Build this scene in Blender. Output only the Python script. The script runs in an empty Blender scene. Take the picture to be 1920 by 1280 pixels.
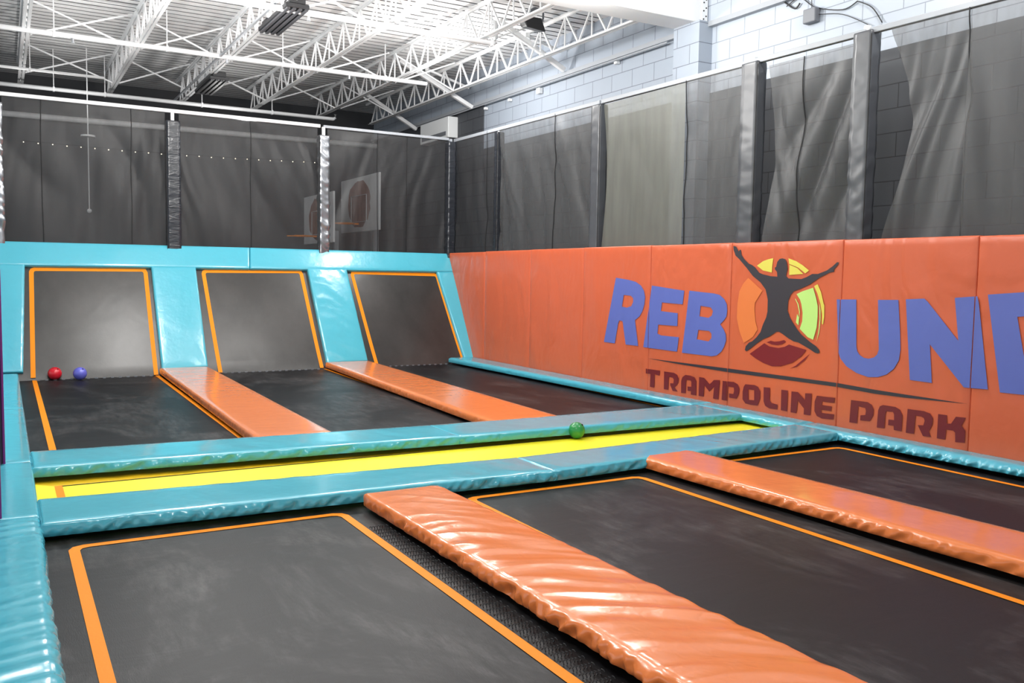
import bpy, bmesh, math, random
from mathutils import Vector, Matrix, noise
random.seed(7)
SC = bpy.context.scene
COL = SC.collection
V = Vector
# ------------------------------------------------------------------ camera
F, YAW, PIT, ROL, CH = 1645.455, math.radians(-30.146), math.radians(-4.276), math.radians(.931), 1.8
FW = V((-math.sin(YAW)*math.cos(PIT), math.cos(YAW)*math.cos(PIT), math.sin(PIT)))
_r = V((math.cos(YAW), math.sin(YAW), 0)); _u = _r.cross(FW)
RT = math.cos(ROL)*_r + math.sin(ROL)*_u
UP = -math.sin(ROL)*_r + math.cos(ROL)*_u
CAM = V((0, 0, CH))
def ray(u, v): return FW + RT*((u-960)/F) - UP*((v-640)/F)
def at(u, v, ax, val):
    """the point of the plane (axis ax = val) seen at a photograph position"""
    d = ray(u, v); return CAM + d*((val-CAM[ax])/d[ax])
def atp(u, v, p0, n):
    d = ray(u, v); return CAM + d*((p0-CAM).dot(n)/d.dot(n))
cd = bpy.data.cameras.new('camera'); cam = bpy.data.objects.new('camera', cd); COL.objects.link(cam)
cam.matrix_world = Matrix(((RT.x, UP.x, -FW.x, 0), (RT.y, UP.y, -FW.y, 0), (RT.z, UP.z, -FW.z, CH), (0, 0, 0, 1)))
cd.sensor_width = 36; cd.lens = F*36/1920; cd.clip_end = 200
SC.camera = cam
SC.view_settings.view_transform = 'Standard'; SC.view_settings.look = 'None'
SC.view_settings.gamma = 1; SC.view_settings.use_curve_mapping = False
SC.view_settings.exposure = 0.0
# ------------------------------------------------------------------ materials
def mat(name, col, rough=.5, metal=0, spec=.5, coat=0, bump=None, var=None, emit=None):
    m = bpy.data.materials.new(name); m.use_nodes = True
    nt = m.node_tree; N = nt.nodes; L = nt.links; b = N['Principled BSDF']
    b.inputs['Base Color'].default_value = (*col, 1); b.inputs['Roughness'].default_value = rough
    b.inputs['Metallic'].default_value = metal; b.inputs['Specular IOR Level'].default_value = spec
    b.inputs['Coat Weight'].default_value = coat; b.inputs['Coat Roughness'].default_value = .12
    g = N.new('ShaderNodeNewGeometry')
    if emit:
        b.inputs['Emission Color'].default_value = (*emit[0], 1); b.inputs['Emission Strength'].default_value = emit[1]
    if var:   # (scale xyz, amount, darker colour) soft wear and colour variation
        mp = N.new('ShaderNodeMapping'); mp.inputs['Scale'].default_value = var[0]
        nz = N.new('ShaderNodeTexNoise'); nz.inputs['Scale'].default_value = 1; nz.inputs['Detail'].default_value = 6
        nz.inputs['Roughness'].default_value = .65
        L.new(g.outputs['Position'], mp.inputs[0]); L.new(mp.outputs[0], nz.inputs['Vector'])
        rp = N.new('ShaderNodeValToRGB'); rp.color_ramp.elements[0].position = .38; rp.color_ramp.elements[1].position = .72
        rp.color_ramp.elements[0].color = (*col, 1); rp.color_ramp.elements[1].color = (*var[1], 1)
        L.new(nz.outputs['Fac'], rp.inputs[0]); L.new(rp.outputs[0], b.inputs['Base Color'])
    if bump:  # list of (scale xyz, strength, distance, detail)
        prev = None
        for sc, st, di, de in bump:
            mp = N.new('ShaderNodeMapping'); mp.inputs['Scale'].default_value = sc
            nz = N.new('ShaderNodeTexNoise'); nz.inputs['Scale'].default_value = 1; nz.inputs['Detail'].default_value = de
            nz.inputs['Distortion'].default_value = .6
            L.new(g.outputs['Position'], mp.inputs[0]); L.new(mp.outputs[0], nz.inputs['Vector'])
            bp = N.new('ShaderNodeBump'); bp.inputs['Strength'].default_value = st; bp.inputs['Distance'].default_value = di
            L.new(nz.outputs['Fac'], bp.inputs['Height'])
            if prev: L.new(prev.outputs[0], bp.inputs['Normal'])
            prev = bp
        L.new(prev.outputs[0], b.inputs['Normal'])
    return m
VB = [((2.2, 2.2, 2.2), .35, .03, 3), ((11, 11, 11), .30, .008, 2)]
M_CYAN = mat('cyan_vinyl', (.072, .445, .575), .24, bump=VB, coat=.5)
M_ORANGE = mat('orange_vinyl', (.86, .235, .060), .24, bump=VB, coat=.5)
M_WALLPAD = mat('wall_pad_vinyl', (.64, .128, .052), .34, bump=[((1.4, 1.4, .7), .8, .08, 3), ((6, 6, 6), .25, .012, 2)])
M_BLUEINK = mat('blue_print', (.115, .155, .50), .42, bump=[((1.2, 1.2, .8), .5, .06, 3)])
M_REDINK = mat('maroon_print', (.175, .012, .015), .45)
M_REDINK2 = mat('red_print', (.20, .010, .015), .45)
M_DARKINK = mat('charcoal_print', (.035, .030, .040), .5)
M_GREENINK = mat('lime_print', (.52, .80, .22), .45)
M_YELINK = mat('yellow_print', (.75, .66, .10), .45)
M_ORINK = mat('light_orange_print', (.78, .20, .05), .45)
M_YELLOW = mat('yellow_bed', (.90, .80, .02), .45, bump=[((3, 3, 3), .2, .01, 3)])
M_YELBORD = mat('yellow_border', (.88, .55, .01), .45)
M_TAPE = mat('orange_tape', (.92, .275, .005), .6, spec=.25, bump=[((60, 60, 60), .3, .002, 1)])
M_MAT = mat('woven_bed', (.011, .011, .012), .47, spec=.5, var=((1.3, .8, 1), (.050, .049, .051)),
            bump=[((240, 30, 60), .35, .002, 2), ((1.5, 5, 3), .25, .01, 4)])
def scuff_sheen(m, base, hi, spec):
    nt = m.node_tree; N = nt.nodes; L = nt.links; b = N['Principled BSDF']; b.inputs['Specular IOR Level'].default_value = spec
    g = N.new('ShaderNodeNewGeometry')
    def nz(sc, de, lo, hi_, dist=0):
        mp = N.new('ShaderNodeMapping'); mp.inputs['Scale'].default_value = sc; mp.inputs['Rotation'].default_value = (0, 0, .5)
        n = N.new('ShaderNodeTexNoise'); n.inputs['Scale'].default_value = 1; n.inputs['Detail'].default_value = de; n.inputs['Roughness'].default_value = .7; n.inputs['Distortion'].default_value = dist
        r = N.new('ShaderNodeMapRange'); r.inputs['From Min'].default_value = lo; r.inputs['From Max'].default_value = hi_
        L.new(g.outputs['Position'], mp.inputs[0]); L.new(mp.outputs[0], n.inputs['Vector']); L.new(n.outputs['Fac'], r.inputs['Value']); return r.outputs[0]
    a1 = nz((.9, .55, 1), 5, .47, .68, .8); a2 = nz((14, 3, 5), 6, .35, .70); a3 = nz((90, 90, 90), 2, .60, .72)
    mu = N.new('ShaderNodeMath'); mu.operation = 'MULTIPLY'; L.new(a1, mu.inputs[0]); L.new(a2, mu.inputs[1])
    sp = N.new('ShaderNodeMath'); sp.operation = 'MULTIPLY'; L.new(a3, sp.inputs[0]); L.new(a1, sp.inputs[1])
    ad = N.new('ShaderNodeMath'); ad.operation = 'MULTIPLY_ADD'; ad.inputs[1].default_value = .45; L.new(sp.outputs[0], ad.inputs[0]); L.new(mu.outputs[0], ad.inputs[2])
    mx = N.new('ShaderNodeMix'); mx.data_type = 'RGBA'; mx.inputs[6].default_value = (*base, 1); mx.inputs[7].default_value = (*hi, 1)
    L.new(ad.outputs[0], mx.inputs[0]); L.new(mx.outputs[2], b.inputs['Base Color'])
scuff_sheen(M_MAT, (.0065, .0065, .008), (.095, .091, .092), .26)  # scuffs, with the light tone raised to paint glare on the beds
M_MATR = mat('woven_ramp_bed', (.018, .017, .016), .34, spec=.6, var=((1.0, 1, .6), (.045, .042, .040)),
             bump=[((50, 60, 12), .25, .002, 2), ((1, 1, 1), .3, .03, 2)])
M_BLACK = mat('black_void', (.006, .006, .007), .8)
M_STEEL = mat('galvanised_steel', (.50, .52, .55), .4, .6)
M_WHITEST = mat('white_painted_steel', (.78, .79, .80), .45, bump=[((20, 20, 20), .2, .003, 2)])
M_GREYST = mat('grey_painted_steel', (.33, .35, .38), .5)
M_DARKVINYL = mat('black_vinyl', (.022, .025, .032), .26, spec=.6, bump=[((5, 5, 16), .6, .02, 3)])
M_DARKPURPLE = mat('purple_black_vinyl', (.020, .008, .030), .35)
M_PURPLE = mat('purple_piping', (.16, .012, .16), .4)
M_BLKPL = mat('black_plastic', (.018, .018, .020), .4)
M_GREYPL = mat('grey_plastic', (.16, .17, .19), .5)
M_RED = mat('red_rubber', (.62, .010, .025), .3, coat=.3)
M_BLUE = mat('blue_rubber', (.13, .14, .62), .3, coat=.3)
M_GREEN = mat('green_rubber', (.015, .26, .07), .32, coat=.3)
M_WHITE = mat('white_panel', (.80, .82, .83), .5)
M_BROWN = mat('brown_reflection', (.22, .07, .035), .6, var=((5, 5, 2), (.42, .20, .14)))
M_BULB = mat('bulb_glow', (.9, .85, .7), .4, emit=((1, .85, .6), 5))
M_DARKWALL = mat('dark_wall_paint', (.045, .048, .055), .7, var=((.5, .5, .5), (.06, .06, .065)))
M_FLOOR = mat('dark_concrete', (.05, .05, .052), .6)
M_CEIL = mat('white_roof_deck', (.82, .82, .82), .55, bump=[((3, 3, 3), .15, .02, 3)])

def block_wall(name, col, mortar):
    m = mat(name, col, .65); nt = m.node_tree; N = nt.nodes; L = nt.links; b = N['Principled BSDF']
    g = N.new('ShaderNodeNewGeometry'); sx = N.new('ShaderNodeSeparateXYZ'); cx = N.new('ShaderNodeCombineXYZ')
    L.new(g.outputs['Position'], sx.inputs[0]); L.new(sx.outputs['Y'], cx.inputs['X']); L.new(sx.outputs['Z'], cx.inputs['Y'])
    br = N.new('ShaderNodeTexBrick'); br.inputs['Scale'].default_value = 1
    br.inputs['Brick Width'].default_value = .62; br.inputs['Row Height'].default_value = .31
    br.inputs['Mortar Size'].default_value = .007; br.inputs['Mortar Smooth'].default_value = .2
    br.inputs['Color1'].default_value = (*col, 1); br.inputs['Color2'].default_value = (*[c*.95 for c in col], 1)
    br.inputs['Mortar'].default_value = (*mortar, 1)
    L.new(cx.outputs[0], br.inputs['Vector']); L.new(br.outputs['Color'], b.inputs['Base Color'])
    bp = N.new('ShaderNodeBump'); bp.inputs['Strength'].default_value = .6; bp.inputs['Distance'].default_value = .01; bp.invert = True
    L.new(br.outputs['Fac'], bp.inputs['Height']); L.new(bp.outputs[0], b.inputs['Normal'])
    return m
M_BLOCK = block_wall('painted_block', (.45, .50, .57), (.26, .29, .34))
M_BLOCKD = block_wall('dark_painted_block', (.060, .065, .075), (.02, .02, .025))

def net_mat(name, col, opac, rough=.45):
    m = bpy.data.materials.new(name); m.use_nodes = True
    nt = m.node_tree; N = nt.nodes; L = nt.links; b = N['Principled BSDF']
    b.inputs['Base Color'].default_value = (*col, 1); b.inputs['Roughness'].default_value = rough
    g = N.new('ShaderNodeNewGeometry')
    mp = N.new('ShaderNodeMapping'); mp.inputs['Scale'].default_value = (7, 7, 1.1)
    nz = N.new('ShaderNodeTexNoise'); nz.inputs['Scale'].default_value = 1; nz.inputs['Detail'].default_value = 4
    L.new(g.outputs['Position'], mp.inputs[0]); L.new(mp.outputs[0], nz.inputs['Vector'])
    mr = N.new('ShaderNodeMapRange'); mr.inputs['From Min'].default_value = .3; mr.inputs['From Max'].default_value = .7
    mr.inputs['To Min'].default_value = opac-.07; mr.inputs['To Max'].default_value = opac+.07
    L.new(nz.outputs['Fac'], mr.inputs['Value'])
    tr = N.new('ShaderNodeBsdfTransparent'); mx = N.new('ShaderNodeMixShader')
    L.new(mr.outputs[0], mx.inputs['Fac']); L.new(tr.outputs[0], mx.inputs[1]); L.new(b.outputs[0], mx.inputs[2])
    L.new(mx.outputs[0], N['Material Output'].inputs['Surface'])
    return m
M_NETB = net_mat('black_net_back', (.050, .050, .052), .48)
M_NETR = net_mat('black_net_side', (.082, .084, .086), .64)
M_NETL = net_mat('beige_net_side', (.155, .16, .14), .74)
M_SEAM = mat('net_seam', (.008, .008, .009), .7)

# ------------------------------------------------------------------ object helpers
def link(name, bm, m, parent=None, origin=None, smooth=False):
    """links a bmesh that is built in room coordinates as one mesh object"""
    me = bpy.data.meshes.new(name)
    po = V((0, 0, 0))
    if parent is not None: po = parent['_o'] if False else parent.matrix_basis.translation.copy()
    if origin is None: origin = po if parent is not None else V((0, 0, 0))
    origin = V(origin)
    bmesh.ops.recalc_face_normals(bm, faces=bm.faces)
    bmesh.ops.translate(bm, verts=bm.verts, vec=-origin)
    if smooth:
        for f in bm.faces: f.smooth = True
    bm.to_mesh(me); bm.free()
    ms = m if isinstance(m, (list, tuple)) else [m]
    for x in ms: me.materials.append(x)
    o = bpy.data.objects.new(name, me); COL.objects.link(o)
    if parent is not None:
        if parent.parent is not None:
            base = parent.parent.matrix_basis.translation + parent.matrix_basis.translation
        else: base = parent.matrix_basis.translation
        o.parent = parent
        # re-express in the parent's frame
        for v in me.vertices: v.co = v.co + origin - base
        o.location = (0, 0, 0)
    else:
        o.location = origin
    return o
def tag(o, label, cat, group=None):
    o['label'] = label; o['category'] = cat
    if group: o['group'] = group
    return o
def thing(name, loc, label, cat, group=None):
    o = bpy.data.objects.new(name, None); COL.objects.link(o); o.location = loc; o.empty_display_size = .1
    return tag(o, label, cat, group)
def struct(o): o['kind'] = 'structure'; return o
def box(bm, a, b):
    a, b = V(a), V(b)
    vs = [bm.verts.new((x, y, z)) for x in (a.x, b.x) for y in (a.y, b.y) for z in (a.z, b.z)]
    for f in ((0, 1, 3, 2), (4, 6, 7, 5), (0, 4, 5, 1), (2, 3, 7, 6), (0, 2, 6, 4), (1, 5, 7, 3)): bm.faces.new([vs[i] for i in f])
    return vs
def bar(bm, p, q, w, h=None, up=(0, 0, 1)):
    """rectangular bar from p to q"""
    p, q = V(p), V(q); h = h or w
    d = (q-p).normalized(); u = V(up)
    if abs(d.dot(u)) > .97: u = V((1, 0, 0))
    s = d.cross(u).normalized(); t = s.cross(d).normalized()
    vs = [bm.verts.new(e + s*(i*w/2) + t*(j*h/2)) for e in (p, q) for i, j in ((-1, -1), (1, -1), (1, 1), (-1, 1))]
    for f in ((0, 1, 2, 3), (7, 6, 5, 4), (0, 4, 5, 1), (1, 5, 6, 2), (2, 6, 7, 3), (3, 7, 4, 0)): bm.faces.new([vs[i] for i in f])
def tube(bm, pts, r, n=10, cap=True):
    pts = [V(p) for p in pts]; rings = []
    for i, p in enumerate(pts):
        d = (pts[min(i+1, len(pts)-1)] - pts[max(i-1, 0)]).normalized()
        u = V((0, 0, 1)) if abs(d.z) < .9 else V((1, 0, 0))
        s = d.cross(u).normalized(); t = s.cross(d)
        rings.append([bm.verts.new(p + s*(r*math.cos(a)) + t*(r*math.sin(a))) for a in [2*math.pi*k/n for k in range(n)]])
    for A, B in zip(rings, rings[1:]):
        for k in range(n): bm.faces.new((A[k], A[(k+1) % n], B[(k+1) % n], B[k]))
    if cap: bm.faces.new(rings[0][::-1]); bm.faces.new(rings[-1])
def ball(bm, c, r, u=24, v=16, s=(1, 1, 1)):
    res = bmesh.ops.create_uvsphere(bm, u_segments=u, v_segments=v, radius=r)
    bmesh.ops.scale(bm, verts=res['verts'], vec=s); bmesh.ops.translate(bm, verts=res['verts'], vec=c)
def poly(bm, pts, mi=0):
    f = bm.faces.new([bm.verts.new(p) for p in pts]); f.material_index = mi; return f
def bevel(bm, w, seg=2):
    bmesh.ops.bevel(bm, geom=bm.edges[:], offset=w, segments=seg, affect='EDGES', profile=.5)

def ridged(p): return 1-abs(noise.noise(p))*2.2
def pad_bm(P, n, h, step=.06, cstep=None, r=.022, amp=.0015, side=.004, puff=.008, seed=0, curve=.25, freq=6.0, boost=0.):
    """a stuffed vinyl pad. P: far-left, far-right, near-right, near-left corners on its face; n: outward normal; h: thickness"""
    P = [V(p) for p in P]; n = V(n).normalized()
    A = (P[1]-P[0]).length; B = (P[3]-P[0]).length
    long_u = A >= B
    def axis(Lh, fine):
        k = max(3, int(Lh/fine)); inner = [r + (Lh-2*r)*i/k for i in range(k+1)]
        lst = []
        for q in (1.0, .8, .6, .4, .2, 0.): lst.append((0, 0.0, r + (h-r)*q))
        for a in (60, 30): lst.append((0, r-r*math.sin(math.radians(90-a+0)) if False else r*(1-math.cos(math.radians(90-a))), r*(1-math.sin(math.radians(90-a)))))
        out = [(0.0 if True else 0, o, d) for _, o, d in lst[:6]] + [(0.0, r*(1-math.cos(math.radians(t))), r*(1-math.sin(math.radians(t)))) for t in (30, 60)]
        res = [(o, d) for _, o, d in out] + [(s, 0.0) for s in inner] + [(Lh-o, d) for _, o, d in reversed(out)]
        return res
    cs_ = cstep or step*1.3
    ua = axis(A, step if long_u else cs_); va = axis(B, step if not long_u else cs_)
    bm = bmesh.new(); rows = []
    for vi, (sv, dv) in enumerate(va):
        fv = sv/B; row = []
        for ui, (su, du) in enumerate(ua):
            fu = su/A
            p = (P[0]*(1-fu)+P[1]*fu)*(1-fv) + (P[3]*(1-fu)+P[2]*fu)*fv
            d = max(du, dv)
            eu = (P[1]-P[0]).lerp(P[2]-P[3], fv).normalized(); ev = (P[3]-P[0]).lerp(P[2]-P[1], fu).normalized()
            # wrinkles: run across the pad, a little curved
            L_, W_ = (su, sv/B) if long_u else (sv, su/A)
            ph = L_ - curve*(W_*W_)*.9 + .1*noise.noise(V((L_*1.3, W_*1.5, seed)))
            wr = ridged(V((ph*freq, W_*.9, seed+3.1)))*.6 + .4*noise.noise(V((ph*freq*2.1, W_*2, seed)))
            m = (1+boost*max(0, min(1, (6.0-p.y)/1.6)))*.45+.9*max(0, noise.noise(V((p.x*.6+seed, p.y*.6, p.z*.6)))+.25)
            edge = min(1, min(su, A-su, sv, B-sv)/.12) if d == 0 else 0
            off = n*(-d + amp*wr*m + puff*(edge**.5 if edge > 0 else 0))
            if d > 0:
                outv = V((0, 0, 0))
                if du > 0: outv += eu*(-1 if su < A/2 else 1)
                if dv > 0: outv += ev*(-1 if sv < B/2 else 1)
                if outv.length > 0: outv.normalize()
                k = min(1, d/(.5*h)); k *= 1 if d < h*.98 else .35
                s_ = sv if du > dv else su
                w2 = ridged(V((s_*8+d*9+1.5*noise.noise(V((s_, seed, 0))), seed*1.7, .3)))*.8 + .6*noise.noise(V((s_*19, d*9, seed)))
                off += outv*(side*w2*k*(.35+m) + .05*h*math.sin(math.pi*min(1, d/h)))
            row.append(bm.verts.new(p+off))
        rows.append(row)
    for a, b in zip(rows, rows[1:]):
        for i in range(len(a)-1): bm.faces.new((a[i], b[i], b[i+1], a[i+1]))
    return bm
def clean_normals(bm, n):
    bmesh.ops.recalc_face_normals(bm, faces=bm.faces)
def pad(name, P, n, h, m, label, cat, group=None, welt=None, parent=None, **kw):
    P = [V(p) for p in P]
    base = (P[0]+P[1]+P[2]+P[3])/4
    o = link(name, pad_bm(P, n, h, **kw), m, parent, origin=base if parent is None else None, smooth=True)
    if label: tag(o, label, cat, group)
    return o

# ------------------------------------------------------------------ the room shell
ZM = -.14                       # beds
XW, ZT = 8.98, 2.30             # face and top of the side wall pads
YR0, YR1, ZR1 = 17.17, 18.46, 2.29
NETZ = 4.92
XB = 10.0                       # block wall
YB = 25.9                       # back wall
JB, JT, DZ = 6.0, 6.62, 6.70    # joists and roof deck
bm = bmesh.new(); box(bm, (-14, -8, -1.0), (XB+.3, YB+.3, -.9)); struct(link('floor', bm, M_FLOOR))
# corrugated roof deck, ribs run along X
bm = bmesh.new(); y = -8.0; prof = []
while y < YB:
    prof += [(y, DZ), (y+.205, DZ), (y+.212, DZ+.07), (y+.243, DZ+.07)]; y += .25
ca = [bm.verts.new((-14, a, b)) for a, b in prof]; cb = [bm.verts.new((XB+.3, a, b)) for a, b in prof]
for i in range(len(prof)-1): bm.faces.new((ca[i], ca[i+1], cb[i+1], cb[i])).material_index = 0 if i % 4 == 0 else 1
struct(link('ceiling', bm, [M_CEIL, mat('groove_shade', (.10, .10, .105), .8)]))  # dark second colour paints the shade inside the grooves
bm = bmesh.new(); box(bm, (-14, YB, -.9), (XB+.3, YB+.3, 6.8)); struct(link('wall_back', bm, M_DARKWALL))
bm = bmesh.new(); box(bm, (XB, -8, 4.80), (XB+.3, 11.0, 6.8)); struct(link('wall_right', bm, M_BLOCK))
M_BLOCKSHADE = block_wall('shaded_block', (.34, .385, .45), (.17, .19, .23))  # block colour darkened to stand in for the shade past the girder
bm = bmesh.new(); box(bm, (XB, 11.0, 4.80), (XB+.3, YB, 6.8)); struct(link('wall_right_middle', bm, M_BLOCKSHADE))
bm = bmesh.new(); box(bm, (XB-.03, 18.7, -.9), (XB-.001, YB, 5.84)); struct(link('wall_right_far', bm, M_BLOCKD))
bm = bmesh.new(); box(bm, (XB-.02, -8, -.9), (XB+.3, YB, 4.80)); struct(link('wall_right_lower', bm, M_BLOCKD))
# ledge and pilaster
a = at(1327, 44, 0, XB); b = at(1290, 51, 0, XB)
YG0, YG1, ZG = a.y, b.y, a.z-.01
bm = bmesh.new(); box(bm, (XB-.10, -8, 5.84), (XB, YB, 5.92)); struct(link('trim_1', bm, M_GREYST))
bm = bmesh.new(); box(bm, (XB-.28, YG0-.12, -.9), (XB, YG0+.50, ZG)); struct(link('wall_pilaster', bm, M_BLOCKSHADE))
# big white girder across the hall
t = thing('roof_girder', (XB-.5, (YG0+YG1)/2, ZG), 'big white box girder crossing the hall under the roof at top', 'girder')
bm = bmesh.new(); box(bm, (-14, YG0, ZG), (XB-.001, YG1+.05, 6.68)); bevel(bm, .01, 1); link('beam', bm, M_WHITEST, t)
bm = bmesh.new(); box(bm, (XB-.14, YG0-.012, ZG), (XB-.02, YG0, 6.68)); link('bearing_plate', bm, M_WHITE, t)
for k in range(5):
    for c in (0, 1):
        bm = bmesh.new(); x = XB-.105+.05*c; z = ZG+.06+k*.13+.05*c
        tube(bm, [(x, YG0-.020, z), (x, YG0-.010, z)], .012, 8); link('bolt', bm, M_BLACK, t)

# ------------------------------------------------------------------ roof joists
JX = [at(*q, 2, JB).x for q in ((44, 100), (245, 110), (440, 100), (630, 108), (756, 144), (946, 136))]
YJ0, YJ1 = YG1+.06, 23.9
def joist(x, label):
    t = thing('roof_joist', (x, YJ0, JB), label, 'roof joist', 'open web joists under the roof deck')
    for nm, z in (('bottom_chord', JB), ('top_chord', JT)):
        bm = bmesh.new()
        ya = YJ0 if nm == 'top_chord' else YJ0+.1
        yb_ = YJ1+.3 if nm == 'top_chord' else YJ1
        for s in (-1, 1):
            box(bm, (x+s*.012, ya, z-.003), (x+s*.062, yb_, z+.003)); box(bm, (x+s*.012, ya, z-.0), (x+s*.018, yb_, z+(.05 if nm[0] == 'b' else -.05)))
        link(nm, bm, M_WHITEST, t)
    bm = bmesh.new(); y = YJ0+.15; k = 0; st = .86
    while y+st < YJ1:
        bar(bm, (x, y, JB+.02), (x, y+st*.5, JT-.02), .032)
        bar(bm, (x, y+st*.5, JT-.02), (x, y+st, JB+.02), .028)
        bar(bm, (x, y+st*.5+.02, JB+.02), (x, y+st*.5+.02, JT-.02), .022)
        y += st; k += 1
    link('web_lattice', bm, M_WHITEST, t)
JL = ['white open web roof joist at the far left edge of the ceiling', 'white open web roof joist, second from the left',
      'white open web roof joist just left of the black ceiling heaters', 'white open web roof joist just right of the black ceiling heaters',
      'white open web roof joist, second from the block wall', 'white open web roof joist running along the grey block wall']
for x, l in zip(JX, JL): joist(x, l)
# bridging rods between joists (crossed pairs)
sp = JX[2]-JX[1]
nb = 0
names_y = {14.5: 'beside the girder', 18.4: 'midway back', 22.0: 'near the back wall'}
names_x = ['first and second', 'second and third', 'third and fourth', 'fourth and fifth', 'fifth and sixth']
for yb in (14.5, 18.4, 22.0):
    for i in range(5):
        x0, x1 = JX[i], JX[i+1]
        t = thing('cross_bridging', ((x0+x1)/2, yb, JB), 'crossed white rods between %s joists from left, %s' % (names_x[i], names_y[yb]), 'bridging', 'crossed bridging between the joists')
        for za, zb in ((JB, JT), (JT, JB)):
            bm = bmesh.new(); bar(bm, (x0+.07, yb+(.02 if za > zb else -.02), za), (x1-.07, yb+(.02 if za > zb else -.02), zb), .030); link('rod', bm, M_WHITEST, t)
# diagonal braces from joist to wall
def brace(yq, main, second, label):
    p = at(*main[0], 1, yq); q = at(*main[1], 1, yq)
    d = (q-p).normalized(); q = q if q.x < XB-.12 else p + d*((XB-.12-p.x)/d.x)
    if p.z > DZ: p = p + d*((DZ-.02-p.z)/d.z)
    t = thing('wall_brace', q, label, 'brace', 'slanted braces from roof joist to block wall')
    bm = bmesh.new(); bar(bm, p, q, .09, .09); bevel(bm, .006, 1); link('main_bar', bm, M_WHITEST, t)
    if second:
        p2 = at(*second[0], 1, yq+.12); q2 = at(*second[1], 1, yq+.12)
        if p2.z > DZ: p2 = p2.lerp(q2, .4)
        bm = bmesh.new(); bar(bm, p2, q2, .05, .05); link('side_bar', bm, M_WHITEST, t)
        bm = bmesh.new(); bar(bm, p2+V((-.02, -.12, -.02)), p2+V((.1, .05, -.06)), .08, .10); link('clamp', bm, M_WHITEST, t)
brace(15.1, ((935, 38), (1065, 137)), ((985, 66), (1052, 97)), 'thick white slanted brace nearest the girder, reaching down to the grey wall ledge')
brace(19.1, ((735, 104), (886, 202)), ((798, 129), (879, 165)), 'white slanted brace in the middle of the three along the grey wall')
brace(22.4, ((669, 165), (783, 244)), None, 'white slanted brace furthest back, above the back corner of the nets')
# pipes
def pipe(pts, r, m, label, drops=(), brk=()):
    t = thing('ceiling_pipe', pts[0], label, 'pipe', 'white pipes under the roof')
    bm = bmesh.new(); tube(bm, pts, r, 10); link('pipe_run', bm, m, t, smooth=True)
    for x in drops:
        y, z = pts[0][1], pts[0][2]
        bm = bmesh.new(); tube(bm, [(x, y, z-r), (x, y, z-r-.05), (x, y, z-r-.07)], .02, 8); tube(bm, [(x, y, z-r-.07), (x, y, z-r-.075)], .035, 8)
        link('sprinkler_head', bm, M_STEEL, t)
    for x in brk:
        y, z = pts[0][1], pts[0][2]
        bm = bmesh.new(); bar(bm, (x, y, z), (x, y, DZ), .018); box(bm, (x-.02, y-r-.006, z-r-.006), (x+.02, y+r+.006, z+r+.006)); link('hanger', bm, M_WHITEST, t)
q0, q1 = at(0, 56, 1, 18), at(800, 152, 1, 18)
zp = (q0.z+q1.z)/2
pipe([(-6, 18, zp), (q1.x, 18, zp)], .045, M_WHITEST, 'long white sprinkler pipe across the middle of the ceiling', drops=(1.2, 3.9, 6.4), brk=(.9, 2.8, 5.0, 7.2))
q0, q1 = at(560, 18, 1, 13.2), at(915, 84, 1, 13.2); zp = (q0.z+q1.z)/2
zp = min(zp, JB-.06)
y2 = 13.2
q0 = at(560, 18, 2, 5.9); q1 = at(920, 84, 2, 5.9); y2 = (q0.y+q1.y)/2
pipe([(-6, y2, 5.9), (q1.x, y2, 5.9), (q1.x+.04, y2, 5.93), (q1.x+.05, y2, 6.0), (q1.x+.05, y2, 6.3)], .045, M_WHITEST, 'white pipe near the girder that ends in an upward elbow', drops=(4.3,), brk=(3.4, 5.6, 7.6))
q0, q1 = at(0, 159, 1, 22.6), at(625, 221, 1, 22.6); zp = (q0.z+q1.z)/2
pipe([(-6, 22.6, zp), (q1.x, 22.6, zp), (q1.x+.05, 22.6, zp+.03), (q1.x+.06, 22.6, zp+.12)], .045, M_WHITEST, 'lowest white pipe running just above the back net rail', drops=(), brk=(1.1, 2.15, 4.3, 6.0))
q0, q1 = at(0, 124, 1, 21.2), at(195, 146, 1, 21.2); zp = (q0.z+q1.z)/2
pipe([(-6, 21.2, zp), (q1.x, 21.2, zp)], .03, M_WHITEST, 'short thin white pipe at the far left below the long pipe', brk=(.6,))
# conduit with small boxes on the block wall
pts = [at(u, v, 0, XB-.13) for u, v in ((778, 246), (835, 216), (1000, 162), (1080, 130), (1165, 95), (1251, 70))]
t = thing('wall_conduit', pts[-1], 'thin grey conduit with small clips running along the grey wall ledge', 'conduit')
bm = bmesh.new(); tube(bm, [V((XB-.125, p.y, 5.80)) for p in pts], .018, 8); link('conduit_pipe', bm, M_GREYST, t)
for u, v, s in ((1008, 170, .10), (953, 187, .05), (908, 203, .05), (1153, 116, .06)):
    p = at(u, v, 0, XB-.10); bm = bmesh.new(); box(bm, p-V((.0, s*.7, s*.6)), p+V((.09, s*.7, s*.6))); bevel(bm, .008, 1); link('junction_box', bm, M_WHITE, t)
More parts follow.
